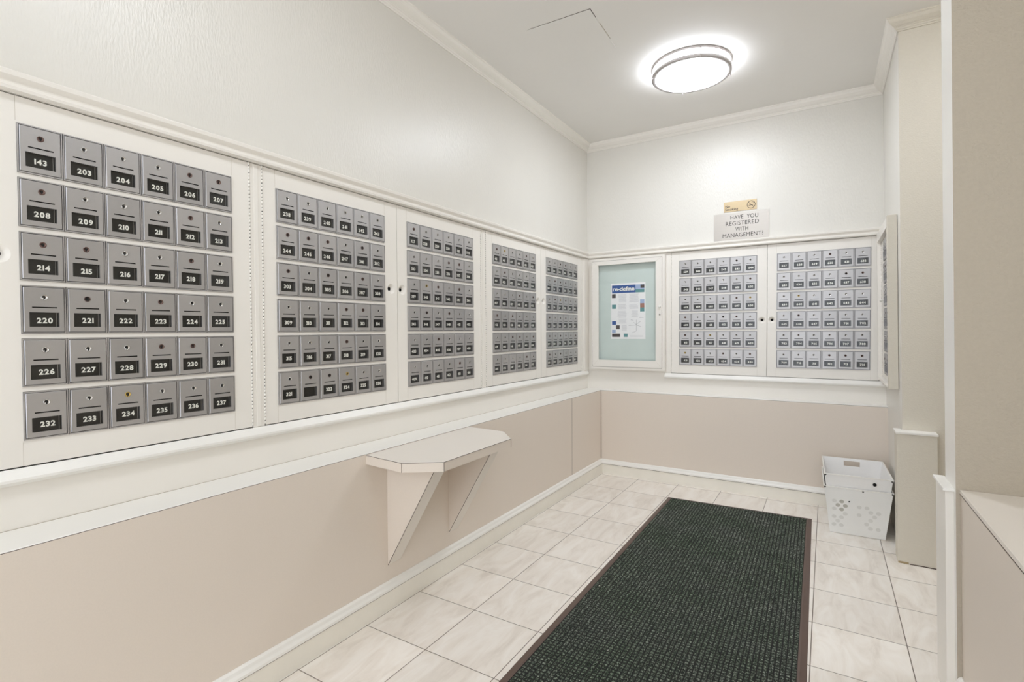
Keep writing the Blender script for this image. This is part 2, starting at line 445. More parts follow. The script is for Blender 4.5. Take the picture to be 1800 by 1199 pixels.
# the rest of the room, behind and beside the camera
b = MB(); b.box(2.75, 2.85, YB, 2.035, 0, CE, 'wall_plain'); struct('wall_far_right', b)
b = MB(); b.box(-0.2, 0.0, YB-0.1, YB, 0, CE, 'wall_plain'); struct('wall_front', b)
b = MB(); b.box(3.1, 3.2, 2.035, D+0.2, 0, CE, 'wall_plain'); struct('wall_passage', b)

# ------------------------------------------------------------------ mailboxes
PX, PZ, BW, BH = 0.0918, 0.1369, 0.0902, 0.1240
def mailbox_mesh():
    """aluminium frame and door, local origin at the top left corner of the box, x right, z up, front towards -y"""
    b = MB(); yf = -0.004
    # frame ring with groove
    fx, fz = 0.0026, 0.0030
    g = 0.0013
    b.plate(0, BW, -BH, 0, yf, [(fx, BW-fx, -BH+fz, -fz, 0.0085, 'alu_edge', 'dark')], 'alu', thick=0.014)
    # door leaf
    x0, x1, z0, z1 = fx+g, BW-fx-g, -BH+fz+g, -fz-g
    yd = -0.0052
    wx0, wx1, wz0, wz1 = 0.0150, 0.0755, -0.1065, -0.0690
    sx0, sx1, sz0, sz1 = 0.0205, 0.0715, -0.0577, -0.0546
    r = 0.0012
    # bevelled outer lip
    b.plate(x0+r, x1-r, z0+r, z1-r, yd, [(wx0, wx1, wz0, wz1, 0.0075, 'alu_edge', None), (sx0, sx1, sz0, sz1, 0.006, 'dark', 'dark')], 'alu')
    A = [(x0, z0), (x1, z0), (x1, z1), (x0, z1)]; B = [(x0+r, z0+r), (x1-r, z0+r), (x1-r, z1-r), (x0+r, z1-r)]
    for i in range(4):
        j = (i+1) % 4
        b.face([(A[i][0], yd+r, A[i][1]), (A[j][0], yd+r, A[j][1]), (B[j][0], yd, B[j][1]), (B[i][0], yd, B[i][1])], 'alu')
        b.face([(A[i][0], yd+r, A[i][1]), (A[i][0], 0.0, A[i][1]), (A[j][0], 0.0, A[j][1]), (A[j][0], yd+r, A[j][1])], 'alu_edge')
    # right side spring line
    b.box(BW-fx-g-0.0012, BW-fx-g-0.0002, yd-0.0004, yd, -0.108, -0.038, 'alu_edge')
    return b.mesh('mailbox_door')
def lock_mesh(m):
    b = MB()
    b.lathe([(0.0074, 0), (0.0074, 0.0012), (0.0068, 0.0018), (0.0058, 0.0018), (0.0055, 0.0012), (0, 0.0012)], (0, 0, 0), m, 20, 'y')
    b.box(-0.0013, 0.0013, -0.0019, -0.0012, -0.0048, 0.0026, 'dark')
    b.lathe([(0.0025, 0.0012), (0.0025, 0.0020), (0, 0.0020)], (0, 0, 0.0008), 'dark', 10, 'y')
    return b.mesh('lock')
def hole_mesh():
    b = MB(); b.lathe([(0.0074, 0), (0.0074, 0.0012), (0.0066, 0.0014), (0.0060, 0.0006, 'dark'), (0, 0.0006, 'dark')], (0, 0, 0), 'darklock', 20, 'y')
    return b.mesh('lock')
ME_BOX = mailbox_mesh()
ME_LOCK = {'c': lock_mesh('chrome'), 'd': lock_mesh('darklock'), 'b': lock_mesh('brasslock'), 'h': hole_mesh()}
_b = MB(); _b.box(0.0148, 0.0757, 0.0022, 0.0034, -0.1067, -0.0688, 'plate')
_b.box(0.0712, 0.0722, 0.0012, 0.0022, -0.1062, -0.0695, 'alu_edge')
ME_PLATE = _b.mesh('number_plate')
_b = MB(); _b.face([(0.0151, -0.001, -0.1064), (0.0754, -0.001, -0.1064), (0.0754, -0.001, -0.0691), (0.0151, -0.001, -0.0691)], 'glass'); ME_PANE = _b.mesh('window_pane')
_digits = {}
def number_mesh(txt):
    x = 0.0; parts = []
    for ch in txt:
        if ch not in _digits:
            me = text_mesh(ch, 0.0190, 'digit', offset=0.0007, thick=0.0003)
            xs = [v.co.x for v in me.vertices]
            _digits[ch] = ([(v.co.x-min(xs), v.co.y, v.co.z) for v in me.vertices], [tuple(p.vertices) for p in me.polygons], max(xs)-min(xs))
        parts.append((ch, x)); x += _digits[ch][2]+0.0018
    V, F = [], []
    for ch, dx in parts:
        v, f, _w = _digits[ch]; k = len(V)
        V += [(p[0]+dx, p[1], p[2]) for p in v]; F += [tuple(i+k for i in q) for q in f]
    xm = x/2; V = [(p[0]-xm, p[1], p[2]) for p in V]
    me = bpy.data.meshes.new('number'); me.from_pydata(V, [], F); me.materials.append(M['digit']); me.update()
    return me

def cup(b, cx, cz, half, y0, R=0.0240, r=0.0090, dep=0.0155, n=32):
    """square patch of the face with a conical finger pull sunk in it"""
    C = [(cx+R*math.cos(2*math.pi*k/n), cz+R*math.sin(2*math.pi*k/n)) for k in range(n)]
    S = []
    for k in range(n):
        a = 2*math.pi*k/n; c, s_ = math.cos(a), math.sin(a); t = half/max(abs(c), abs(s_)); S.append((cx+t*c, cz+t*s_))
    E = [(cx+r*math.cos(2*math.pi*k/n), cz+r*math.sin(2*math.pi*k/n)) for k in range(n)]
    for k in range(n):
        j = (k+1) % n
        b.face([(S[k][0], y0, S[k][1]), (S[j][0], y0, S[j][1]), (C[j][0], y0, C[j][1]), (C[k][0], y0, C[k][1])], 'paint')
        b.face([(C[k][0], y0, C[k][1]), (C[j][0], y0, C[j][1]), (E[j][0], y0+dep, E[j][1]), (E[k][0], y0+dep, E[k][1])], 'paint', True)
        b.face([(E[k][0], y0+dep, E[k][1]), (E[j][0], y0+dep, E[j][1]), (E[j][0], y0+dep+0.006, E[j][1]), (E[k][0], y0+dep+0.006, E[k][1])], 'dark')
    b.face([(x, y0+dep+0.006, z) for x, z in E], 'dark')

def panel_mesh(Wd, Hd, gx, gz, ncol, nrow, pull):
    """painted wooden door: local origin bottom left of the face, front towards -y"""
    b = MB(); T = 0.024
    gw = (ncol-1)*PX+BW
    holes = []
    for r in range(nrow):
        z1 = gz-r*PZ
        holes.append((gx-0.0004, gx+gw+0.0004, z1-BH-0.0006, z1+0.0006, 0.0125, 'paint', 'dark'))
    extra = []
    if pull:
        hx, hz = pull; hf = 0.026
        extra = [(hx-hf, hx+hf, hz-hf, hz+hf)]
        cup(b, hx, hz, hf, 0.0)
    allh = holes
    xs = sorted({0, Wd, *[h[0] for h in allh], *[h[1] for h in allh], *[e[0] for e in extra], *[e[1] for e in extra]})
    zs = sorted({0, Hd, *[h[2] for h in allh], *[h[3] for h in allh], *[e[2] for e in extra], *[e[3] for e in extra]})
    for a, c in zip(xs, xs[1:]):
        for d, e in zip(zs, zs[1:]):
            mx, mz = (a+c)/2, (d+e)/2
            if any(h[0] < mx < h[1] and h[2] < mz < h[3] for h in allh+extra): continue
            b.face([(a, 0, d), (c, 0, d), (c, 0, e), (a, 0, e)], 'paint')
    t = MB(); t.plate(0, Wd, 0, Hd, 0, holes, 'paint', thick=T)
    keep = [k for k, f in enumerate(t.f) if not all(abs(t.v[i][1]) < 1e-9 for i in f)]
    for k in keep: b.face([t.v[i] for i in t.f[k]], t.m[k])
    # faint joints between rails and stiles
    for x in (gx-0.0018, gx+gw+0.0018):
        for z0, z1 in ((0.0, gz-(nrow-1)*PZ-BH-0.004), (gz+0.004, Hd)):
            b.box(x-0.0003, x+0.0003, -0.00015, 0.0, z0+0.001, z1-0.001, 'joint')
    return b.mesh('panel_frame')

def hinge_mesh(Hd):
    b = MB(); n = int(Hd/0.0127)
    for k in range(n):
        z = 0.004+k*0.0127
        r = 0.0030 if k % 2 else 0.0026
        L = 0.0112 if k % 2 else 0.0102
        for i in range(8):
            a0, a1 = 2*math.pi*i/8, 2*math.pi*(i+1)/8
            p = [(r*math.cos(a0), r*math.sin(a0)), (r*math.cos(a1), r*math.sin(a1))]
            b.face([(*p[0], z), (*p[1], z), (*p[1], z+L), (*p[0], z+L)], 'paint', True)
        b.face([(r*math.cos(2*math.pi*i/8), r*math.sin(2*math.pi*i/8), z) for i in range(8)], 'dark')
        b.face([(r*math.cos(2*math.pi*i/8), r*math.sin(2*math.pi*i/8), z+L) for i in range(8)], 'dark')
    b.box(-0.0014, 0.0014, 0.0, 0.003, 0.002, Hd-0.002, 'dark')
    return b.mesh('hinge')
ME_HINGE = {}

def bank(loc, rz, label, Wd, Hd, gx, gz, numbers, pull, hinge, ncol=6, locks=None, matrix=None, group=None):
    """hinged panel holding rows of mailboxes; loc is the bottom left corner of its face"""
    off = Wd/2
    t = thing('mailbox_bank', label, 'mailbox bank', (0, 0, 0), group=group)
    base = matrix if matrix else (Matrix.Translation(Vector(loc)) @ Matrix.Rotation(rz, 4, 'Z'))
    t.matrix_world = base @ Matrix.Translation(Vector((off, 0, 0)))
    nrow = 6
    link('panel_frame', panel_mesh(Wd, Hd, gx, gz, ncol, nrow, pull), t, (-off, 0, 0))
    if Hd not in ME_HINGE: ME_HINGE[Hd] = hinge_mesh(Hd)
    link('hinge', ME_HINGE[Hd], t, ((-0.0015 if hinge == 'L' else Wd+0.0015)-off, -0.0005, 0))
    for r in range(nrow):
        for c in range(ncol):
            k = r*ncol+c
            no = numbers[k] if numbers else None
            o = link('mailbox_door', ME_BOX, t, (gx+c*PX-off, 0, gz-r*PZ))
            o['label'] = ('aluminium mailbox door numbered %s' % no) if no else 'aluminium mailbox door with a blank number plate'
            kind = (locks or {}).get(no) or random.choices('cdbh', (70, 22, 3, 5))[0]
            l = link('lock', ME_LOCK[kind], o, (0.0453, -0.0052, -0.0300))
            l.rotation_euler = (0, random.uniform(-0.06, 0.06), 0)
            link('number_plate', ME_PLATE, o)
            if no:
                link('number', number_mesh(no), o, (0.0485+random.uniform(-0.0012, 0.0012), 0.0021, -0.0955+random.uniform(-0.0012, 0.0012)))
            link('window_pane', ME_PANE, o)
    return t

def seq(a, n, last=48):
    out = []; x = a
    for _ in range(n):
        out.append(str(x)); x += 1
        if x % 100 > last: x = (x//100+1)*100+1
    return out
nA = ['143'] + [str(x) for x in range(203, 238)]
nB = [str(x) for x in range(238, 248)] + [str(x) for x in range(301, 327)]; nB[nB.index('322')] = ''
nC = seq(327, 36); nD = seq(415, 36); nE = seq(nD and 503, 36); nF = seq(539, 36); nG = seq(627, 36)
lkA = {'143': 'd', '206': 'd', '207': 'd', '212': 'd', '214': 'd', '215': 'd', '221': 'h', '223': 'd', '229': 'd', '230': 'd', '234': 'b', '236': 'c', '203': 'c', '204': 'c', '205': 'c', '208': 'd',
       '209': 'c', '210': 'c', '211': 'c', '213': 'c', '216': 'c', '217': 'c', '218': 'd', '219': 'c', '220': 'c', '222': 'c', '224': 'c', '225': 'c', '226': 'c', '227': 'c', '228': 'c', '231': 'c',
       '232': 'c', '233': 'c', '235': 'c', '237': 'c'}
lkB = {'244': 'd', '245': 'd', '303': 'd', '305': 'h', '312': 'd', '313': 'd', '': 'h', '323': 'h', '324': 'b', '238': 'c', '239': 'c', '241': 'c', '309': 'c', '315': 'c', '316': 'c', '321': 'c'}
R90 = math.pi/2
HD = ZD1-ZD0-0.004
GZ = 1.7152-ZD0-0.001
Wd = 0.687
def left(y0, y1, gy, label, nums, pully, hinge, locks=None, zp=1.380):
    return bank((0.0, y0, ZD0+0.001), R90, label, y1-y0, HD, gy-y0, GZ, nums, (pully-y0, zp-ZD0), hinge, locks=locks)
left(0.3825, 1.0765, 0.4637, 'white hinged panel with mailboxes 143 to 237, nearest the camera on the left wall', nA, 0.424, 'R', lkA)
left(1.1275, 1.8100, 1.1800, 'white hinged panel with mailboxes 238 to 326, one showing an empty number plate', nB, 1.772, 'L', lkB)
left(1.8130, 2.5045, 1.8794, 'white hinged panel with mailboxes 327 to 414, third from the camera on the left wall', nC, 1.846, 'R')
left(2.5600, 3.2570, 2.6296, 'white hinged mailbox panel, left one of the farthest pair on the left wall', nD, 3.218, 'L', zp=1.391)
left(3.2600, 3.9645, 3.3366, 'white hinged mailbox panel at the far end of the left wall, beside the corner', nE, 3.298, 'R', zp=1.391)
def back(x0, x1, gxx, label, nums, px, hinge):
    return bank((x0, D, ZD0+0.001), 0, label, x1-x0, HD, gxx-x0, GZ, nums, (px-x0, 1.245-ZD0), hinge)
back(0.7110, 1.3835, 0.7710, 'white hinged panel with mailboxes 539 to 626, on the back wall beside the notice case', nF, 1.352, 'L')
back(1.3865, 2.0410, 1.4461, 'white hinged panel with mailboxes 627 to 714, at the right end of the back wall', nG, 1.416, 'R')

# right wall bank in a casing that stands off the wall
lean = Matrix.Rotation(-math.atan(LEAN), 4, 'Y')
bpy.context.view_layer.update()
mxr = Matrix.Translation(Vector((2.072, 4.035, 0.0))) @ lean @ Matrix.Rotation(-R90, 4, 'Z') @ Matrix.Translation(Vector((0, 0, 0.875)))
RB = bank(None, 0, 'white mailbox panel on the right wall, seen edge-on from the room', 0.585, 0.852, 0.175, 0.838, None, None, 'L', ncol=4, matrix=mxr)
b = MB(); b.lathe([(0.006, 0), (0.006, 0.012), (0.0105, 0.014), (0.0105, 0.020), (0.007, 0.023), (0, 0.023)], (0.152-0.2925, 0, 0.480), 'trim', 20, 'y'); obj('knob', b, RB)
b = MB()
b.box(2.0505, 2.093, 3.395, 3.447, 0.856, 1.785, 'wall_plain')  # near end gets a beige colour for its shade, facing off the lamp
b.box(2.0505, 2.093, 4.038, 4.060, 0.856, 1.785, 'paint')
b.box(2.0505, 2.093, 3.447, 4.038, 0.856, 0.873, 'paint')
b.box(2.0505, 2.093, 3.447, 4.038, 1.729, 1.785, 'paint')
b.shear()
_o = obj('casing', b, bevel=0.001); _o.parent = RB; _o.matrix_parent_inverse = RB.matrix_world.inverted(); _o['label'] = 'boxed casing, near end coloured beige for its shade'

# ------------------------------------------------------------------ notice case on the back wall
t = thing('display_case', 'white framed glass notice case holding one poster, hung at the left of the back wall', 'display case', (0.361, D, 0.856))
x0, x1, z0, z1 = 0.052-0.361, 0.670-0.361, 0.0, 0.914
FY = -0.050
b = MB()
b.plate(x0, x1, z0, z1, FY+0.004, [(x0+0.012, x1-0.020, z0+0.018, z1-0.016, 0.0445, 'paint', None)], 'paint')
b.box(x0, x0+0.010, FY+0.0041, -0.0005, z0, z1, 'paint'); b.box(x1-0.010, x1, FY+0.0041, -0.0005, z0, z1, 'paint')
b.box(x0+0.010, x1-0.010, FY+0.0041, -0.0005, z0, z0+0.010, 'paint'); b.box(x0+0.010, x1-0.010, FY+0.0041, -0.0005, z1-0.010, z1, 'paint')
for aa in ((x0+0.0121, x0+0.0160, z0+0.018, z1-0.016), (x1-0.0240, x1-0.0201, z0+0.018, z1-0.016), (x0+0.016, x1-0.024, z0+0.018, z0+0.0225), (x0+0.016, x1-0.024, z1-0.0205, z1-0.016)):
    b.face([(aa[0], FY+0.008, aa[2]), (aa[1], FY+0.008, aa[2]), (aa[1], FY+0.008, aa[3]), (aa[0], FY+0.008, aa[3])], 'dark')  # dark strips colour in the shade inside the door gap
obj('case_body', b, t)
b = MB(); b.box(x0+0.012, x1-0.020, -0.009, -0.001, z0+0.018, z1-0.016, 'board'); obj('notice_board', b, t)
df = MB(); dx0, dx1, dz0, dz1 = x0+0.0145, x1-0.0225, z0+0.0205, z1-0.0185
gx0, gx1, gz0, gz1 = 0.118-0.361, 0.600-0.361, 0.076, 0.862
df.plate(dx0, dx1, dz0, dz1, FY, [(gx0, gx1, gz0, gz1, 0.020, 'paint', None)], 'paint')
for a in ((dx0, dz0, gx0, gz0), (dx1, dz0, gx1, gz0), (dx0, dz1, gx0, gz1), (dx1, dz1, gx1, gz1)):   # mitre lines
    d = 0.0004
    df.face([(a[0], FY-0.0002, a[1]-d), (a[0], FY-0.0002, a[1]+d), (a[2], FY-0.0002, a[3]+d), (a[2], FY-0.0002, a[3]-d)], 'joint')
for aa in ((dx0, dx0+0.004, dz0, dz1), (dx1-0.004, dx1, dz0, dz1)): df.box(aa[0], aa[1], FY+0.0005, FY+0.018, aa[2], aa[3], 'paint')
for aa in ((dz0, dz0+0.004), (dz1-0.004, dz1)): df.box(dx0+0.004, dx1-0.004, FY+0.0005, FY+0.018, aa[0], aa[1], 'paint')
dr = obj('case_door', df, t)
b = MB(); b.face([(gx0-0.003, FY+0.0205, gz0-0.003), (gx1+0.003, FY+0.0205, gz0-0.003), (gx1+0.003, FY+0.0205, gz1+0.003), (gx0-0.003, FY+0.0205, gz1+0.003)], 'glass'); obj('glass_pane', b, dr)
ch = link('hinge', hinge_mesh(0.87), t, (x0+0.0135, FY-0.0002, 0.021))
b = MB(); b.lathe([(0.0105, 0), (0.0105, 0.003), (0.009, 0.012), (0.006, 0.016), (0, 0.016)], (0.633-0.361, FY, 0.505), 'trim', 24, 'y'); obj('latch_knob', b, t)
b = MB(); b.lathe([(0.008, 0), (0.008, 0.002), (0.006, 0.0035), (0, 0.0035)], (0.634-0.361, FY, 0.444), 'chrome', 20, 'y')
b.box(0.634-0.361-0.001, 0.634-0.361+0.001, FY-0.0038, FY-0.0034, 0.440, 0.448, 'dark'); obj('lock', b, t)

# poster pinned inside the case
py = D-0.0105
pw, ph = 0.290, 0.458
b = MB(); b.box(-pw/2, pw/2, 0, 0.0008, 0, ph, 'paper')
def pr(x0, x1, z0, z1, m, d=0.0003):      # x from the left edge, z from the top, both as fractions
    b.box(-pw/2+x0*pw, -pw/2+x1*pw, -d, 0.0, ph*(1-z1), ph*(1-z0), m)
pr(0.03, 0.72, 0.035, 0.175, 'p_blue'); pr(0.72, 0.97, 0.035, 0.12, 'p_pale'); pr(0.72, 0.97, 0.12, 0.175, 'p_teal'); pr(0.86, 0.97, 0.04, 0.10, 'p_photo', 0.0005)
pr(0.03, 0.14, 0.19, 0.26, 'p_photo'); pr(0.03, 0.15, 0.38, 0.455, 'p_teal'); pr(0.85, 0.97, 0.30, 0.37, 'p_pale'); pr(0.85, 0.97, 0.37, 0.445, 'p_red')
pr(0.85, 0.97, 0.445, 0.515, 'p_teal'); pr(0.03, 0.15, 0.68, 0.745, 'p_blue'); pr(0.15, 0.26, 0.755, 0.825, 'p_photo'); pr(0.03, 0.14, 0.835, 0.895, 'p_pale')
pr(0.03, 0.27, 0.905, 0.965, 'p_photo'); pr(0.38, 0.49, 0.905, 0.965, 'p_teal')
rr = random.Random(3)
for (xa, xb, za, zb) in ((0.20, 0.46, 0.20, 0.35), (0.52, 0.82, 0.20, 0.35), (0.18, 0.47, 0.37, 0.47), (0.52, 0.80, 0.38, 0.46), (0.18, 0.46, 0.50, 0.62), (0.58, 0.80, 0.50, 0.60), (0.20, 0.46, 0.64, 0.72), (0.30, 0.47, 0.75, 0.85), (0.54, 0.94, 0.94, 0.96)):
    z = za
    while z < zb:
        e = rr.uniform(0, 0.05); pr(xa+e, xb-e*rr.random(), z, z+0.0035, 'p_grey', 0.0002); z += 0.0125
pr(0.83, 0.95, 0.615, 0.621, 'p_line')
for (xa, za, xb, zb) in ((0.52, 0.76, 0.74, 0.755), (0.74, 0.755, 0.88, 0.78), (0.74, 0.75, 0.74, 0.66), (0.74, 0.76, 0.74, 0.86), (0.74, 0.86, 0.62, 0.89), (0.74, 0.74, 0.88, 0.68), (0.66, 0.70, 0.76, 0.76), (0.58, 0.66, 0.66, 0.67)):
    ax, az, bx, bz = -pw/2+xa*pw, ph*(1-za), -pw/2+xb*pw, ph*(1-zb); dx, dz = bx-ax, bz-az; l = math.hypot(dx, dz); nx, nz = -dz/l*0.0007, dx/l*0.0007
    b.face([(ax-nx, -0.0003, az-nz), (bx-nx, -0.0003, bz-nz), (bx+nx, -0.0003, bz+nz), (ax+nx, -0.0003, az+nz)], 'p_line')
o = obj('poster', b, None, (0.362, py, 1.106)); tag(o, 'white poster with blue re-define heading and small coloured squares, pinned inside the glass case', 'poster')
hd = link('heading', text_mesh('re-define', 0.047, 'digit', offset=0.0011, spacing=0.93), o, (-pw/2+0.013, -0.0006, 0.396))
for mxs in [max(v.co.x for v in hd.data.vertices)]: hd.scale = (0.188/mxs, 1, 1)

# ------------------------------------------------------------------ signs above the back moulding
SZ = 1.8395
o = thing('management_sign', 'brushed steel plate asking HAVE YOU REGISTERED WITH MANAGEMENT?, above the back moulding', 'sign', (1.210, D, SZ))
b = MB(); b.box(-0.186, 0.186, -0.0035, -0.0002, 0, 0.197, 'steel'); obj('sign_plate', b, o, bevel=0.0006)
for i, (line, wid) in enumerate((('HAVE  YOU', 0.185), ('REGISTERED', 0.222), ('WITH', 0.086), ('MANAGEMENT?', 0.272))):
    me = text_mesh(line, 0.042, 'ink', offset=0.0, align='CENTER', spacing=1.05)
    l = link('lettering', me, o, (0.008 if i != 0 else 0.022, -0.0036, 0.149-i*0.0435))
    xs = [v.co.x for v in me.vertices]; l.scale = (wid/(max(xs)-min(xs)), 1, 1)
    if i == 3: l.location.x = 0.012
o = thing('no_smoking_sign', 'small brass no smoking plate with a crossed cigarette, above the steel sign', 'sign', (1.2045, D, 2.0465))
b = MB(); b.box(-0.1115, 0.1115, -0.003, -0.0002, 0, 0.074, 'brass'); obj('sign_plate', b, o, bevel=0.0006)
link('lettering', text_mesh('No\nSmoking', 0.026, 'ink', offset=0.0004, line=0.82), o, (-0.102, -0.0031, 0.031))
b = MB(); cx, cz, R = 0.074, 0.037, 0.028
for k in range(40):
    a0, a1 = 2*math.pi*k/40, 2*math.pi*(k+1)/40
    b.face([(cx+r*math.cos(a), -0.0033, cz+r*math.sin(a)) for r, a in ((R, a0), (R, a1), (R-0.0035, a1), (R-0.0035, a0))], 'ink')
def bar(ax, az, bx, bz, w_):
    dx, dz = bx-ax, bz-az; l = math.hypot(dx, dz); nx, nz = -dz/l*w_/2, dx/l*w_/2
    b.face([(ax-nx, -0.0033, az-nz), (bx-nx, -0.0033, bz-nz), (bx+nx, -0.0033, bz+nz), (ax+nx, -0.0033, az+nz)], 'ink')
bar(cx-0.019, cz+0.019, cx+0.019, cz-0.019, 0.0035)
bar(cx-0.016, cz-0.006, cx+0.013, cz-0.001, 0.004)
for k in range(8):
    a0, a1 = -0.6+k*0.35, -0.6+(k+1)*0.35
    bar(cx+0.008+0.010*math.cos(a0), cz+0.008+0.009*math.sin(a0), cx+0.008+0.010*math.cos(a1), cz+0.008+0.009*math.sin(a1), 0.0018)
obj('crossed_cigarette', b, o)

# ------------------------------------------------------------------ ceiling lamps
def ceiling_lamp(x, y, label, glow='glow'):
    t = thing('ceiling_lamp', label, 'ceiling lamp', (x, y, CE))
    R = 0.224
    b = MB(); b.lathe([(R-0.030, 0.0, 'glow_side'), (R-0.020, -0.003, 'glow_side'), (R-0.020, -0.052, 'glow_side'), (R-0.020, -0.062), (R-0.05, -0.070), (R-0.12, -0.075), (0, -0.077)], (0, 0, 0), glow, 96)
    obj('diffuser', b, t)
    for z0, z1, lip in ((-0.014, -0.0005, 0.008), (-0.064, -0.046, 0.019)):
        b = MB(); b.lathe([(R, z0+0.002), (R-0.002, z0), (R-lip, z0-0.001), (R-lip, z0+0.002), (R-0.004, z0+0.004), (R-0.004, z1), (R, z1)], (0, 0, 0), 'nickel', 96, closed=True)
        obj('ring', b, t)
    for k in range(4):
        a = math.radians(25+90*k); cx, cy = (R-0.001)*math.cos(a), (R-0.001)*math.sin(a)
        b = MB(); b.lathe([(0, -0.070), (0.003, -0.070), (0.0045, -0.067), (0.003, -0.063), (0.002, -0.062), (0.002, -0.004), (0, -0.004)], (cx, cy, 0), 'nickel', 10)
        obj('post', b, t)
    return t
ceiling_lamp(1.0555, 3.1818, 'round white glowing ceiling lamp with two brushed nickel rings')
ceiling_lamp(1.05, 0.95, 'dimmer round ceiling lamp nearer the entrance, outside the photo', 'glow_dim')
ceiling_lamp(2.72, 2.52, 'added round ceiling lamp, unseen in the side passage', 'glow_fill')  # unseen lamp, added to brighten the return wall and right floor

# ceiling access hatch, slightly dropped and painted in
b = MB(); b.prism([(0.405, 2.36), (0.757, 2.368), (0.745, 2.772), (0.41, 2.755)], CE-0.0025, CE-0.0002, 'ceiling')
tag(obj('access_hatch', b), 'square ceiling access hatch painted over, left of the round lamp', 'hatch')
b = MB()
b.prism([(0.42, 2.3545), (0.758, 2.3625), (0.758, 2.3645), (0.42, 2.3555)], CE-0.0012, CE-0.0001, 'edge')
b.prism([(0.7575, 2.3625), (0.7605, 2.3625), (0.7575, 2.44), (0.7555, 2.44)], CE-0.0012, CE-0.0001, 'edge')
b.prism([(0.7545, 2.50), (0.7565, 2.50), (0.7525, 2.66), (0.7505, 2.66)], CE-0.0012, CE-0.0001, 'joint')
struct('trim_15', b)

# ------------------------------------------------------------------ writing shelf on the left wainscot
t = thing('writing_shelf', 'pale laminate writing shelf with clipped corners on two wedge brackets, left wall', 'shelf', (LX, 1.80, 0.183))
ZT = 0.679-0.183; OY = 1.80
P = [(0.0006, 1.457-OY), (0.214, 1.437-OY), (0.344, 1.531-OY), (0.344, 2.020-OY), (0.222, 2.148-OY), (0.0006, 2.165-OY)]
b = MB(); b.prism(P, ZT-0.037, ZT-0.001, 'shelf_lam', 'laminate')
n = len(P)
b.face([(x, y, ZT-0.0002) for x, y in P], 'shelf_lam')
for i in range(n-1):                       # thin dark lines of the laminate edges
    a, c = Vector(P[i]), Vector(P[i+1]); d = (c-a).normalized(); nn = Vector((d.y, -d.x))*0.0006
    b.face([(*(a+nn), ZT-0.0018), (*(c+nn), ZT-0.0018), (*(c+nn*0), ZT-0.0001), (*(a+nn*0), ZT-0.0001)], 'edge')
    if 0 < i: 
        b.box(a.x-0.0004, a.x+0.0009, a.y-0.0009, a.y+0.0009, ZT-0.037, ZT-0.001, 'edge')
obj('shelf_top', b, t)
def bracket(y0, y1):
    b = MB(); zt = ZT-0.0375; xo = 0.272
    A = [(0.0006, zt), (xo, zt), (0.0006, 0.0)]
    L = [(x, y0-OY, z) for x, z in A]; R = [(x, y1-OY, z) for x, z in A]
    b.face(L, 'laminate'); b.face(R[::-1], 'laminate')
    b.face([L[1], L[2], R[2], R[1]], 'shelf_lam'); b.face([L[0], R[0], R[2], L[2]], 'laminate'); b.face([L[0], L[1], R[1], R[0]], 'laminate')
    d = Vector((xo, 0, zt)).normalized(); nrm = Vector((d.z, 0, -d.x))*0.0006
    p, q = Vector(L[1]), Vector(L[2]); s = Vector((0, 0.0016, 0))
    b.face([p+nrm, q+nrm, q+nrm+s, p+nrm+s], 'edge')
    s = Vector((0, -0.0006, 0)); b.face([p+nrm, q+nrm, q+s-nrm*1.2, p+s-nrm*1.2], 'edge')
    return b
for y0, y1 in ((1.572, 1.648), (1.987, 2.060)):
    obj('bracket', bracket(y0, y1), t)

# ------------------------------------------------------------------ entrance mat
MATP = [(0.824, 0.35), (1.722, 0.35), (1.679, 3.668), (0.806, 3.640)]
def mq(u, v, z):
    a, b_, c, d = (Vector(p) for p in MATP); p = (a*(1-u)+b_*u)*(1-v)+(d*(1-u)+c*u)*v
    return (p.x, p.y, z)
t = thing('floor_mat', 'long dark green waffle-textured entrance mat with brown rubber edges on the tile floor', 'mat', (0, 0, 0))
b = MB(); eu, ev = 0.029/0.88, 0.029/3.3
o_ = [(0, 0), (1, 0), (1, 1), (0, 1)]; i_ = [(eu, ev), (1-eu, ev), (1-eu, 1-ev), (eu, 1-ev)]
m_ = [(eu*0.75, ev*0.75), (1-eu*0.75, ev*0.75), (1-eu*0.75, 1-ev*0.75), (eu*0.75, 1-ev*0.75)]
for k in range(4):
    j = (k+1) % 4
    b.face([mq(*o_[k], 0.0012), mq(*o_[j], 0.0012), mq(*m_[j], 0.0065), mq(*m_[k], 0.0065)], 'rubber')
    b.face([mq(*m_[k], 0.0065), mq(*m_[j], 0.0065), mq(*i_[j], 0.0060), mq(*i_[k], 0.0060)], 'rubber')
    b.face([mq(*i_[k], 0.0060), mq(*i_[j], 0.0060), mq(*i_[j], 0.003), mq(*i_[k], 0.003)], 'dark')
    b.face([mq(*o_[k], 0.0003), mq(*o_[j], 0.0003), mq(*o_[j], 0.0012), mq(*o_[k], 0.0012)], 'rubber')
b.face([mq(*p, 0.0003) for p in o_], 'rubber')
obj('rubber_border', b, t)
V, F = [], []
NU, NV = 48, 192
k = 0
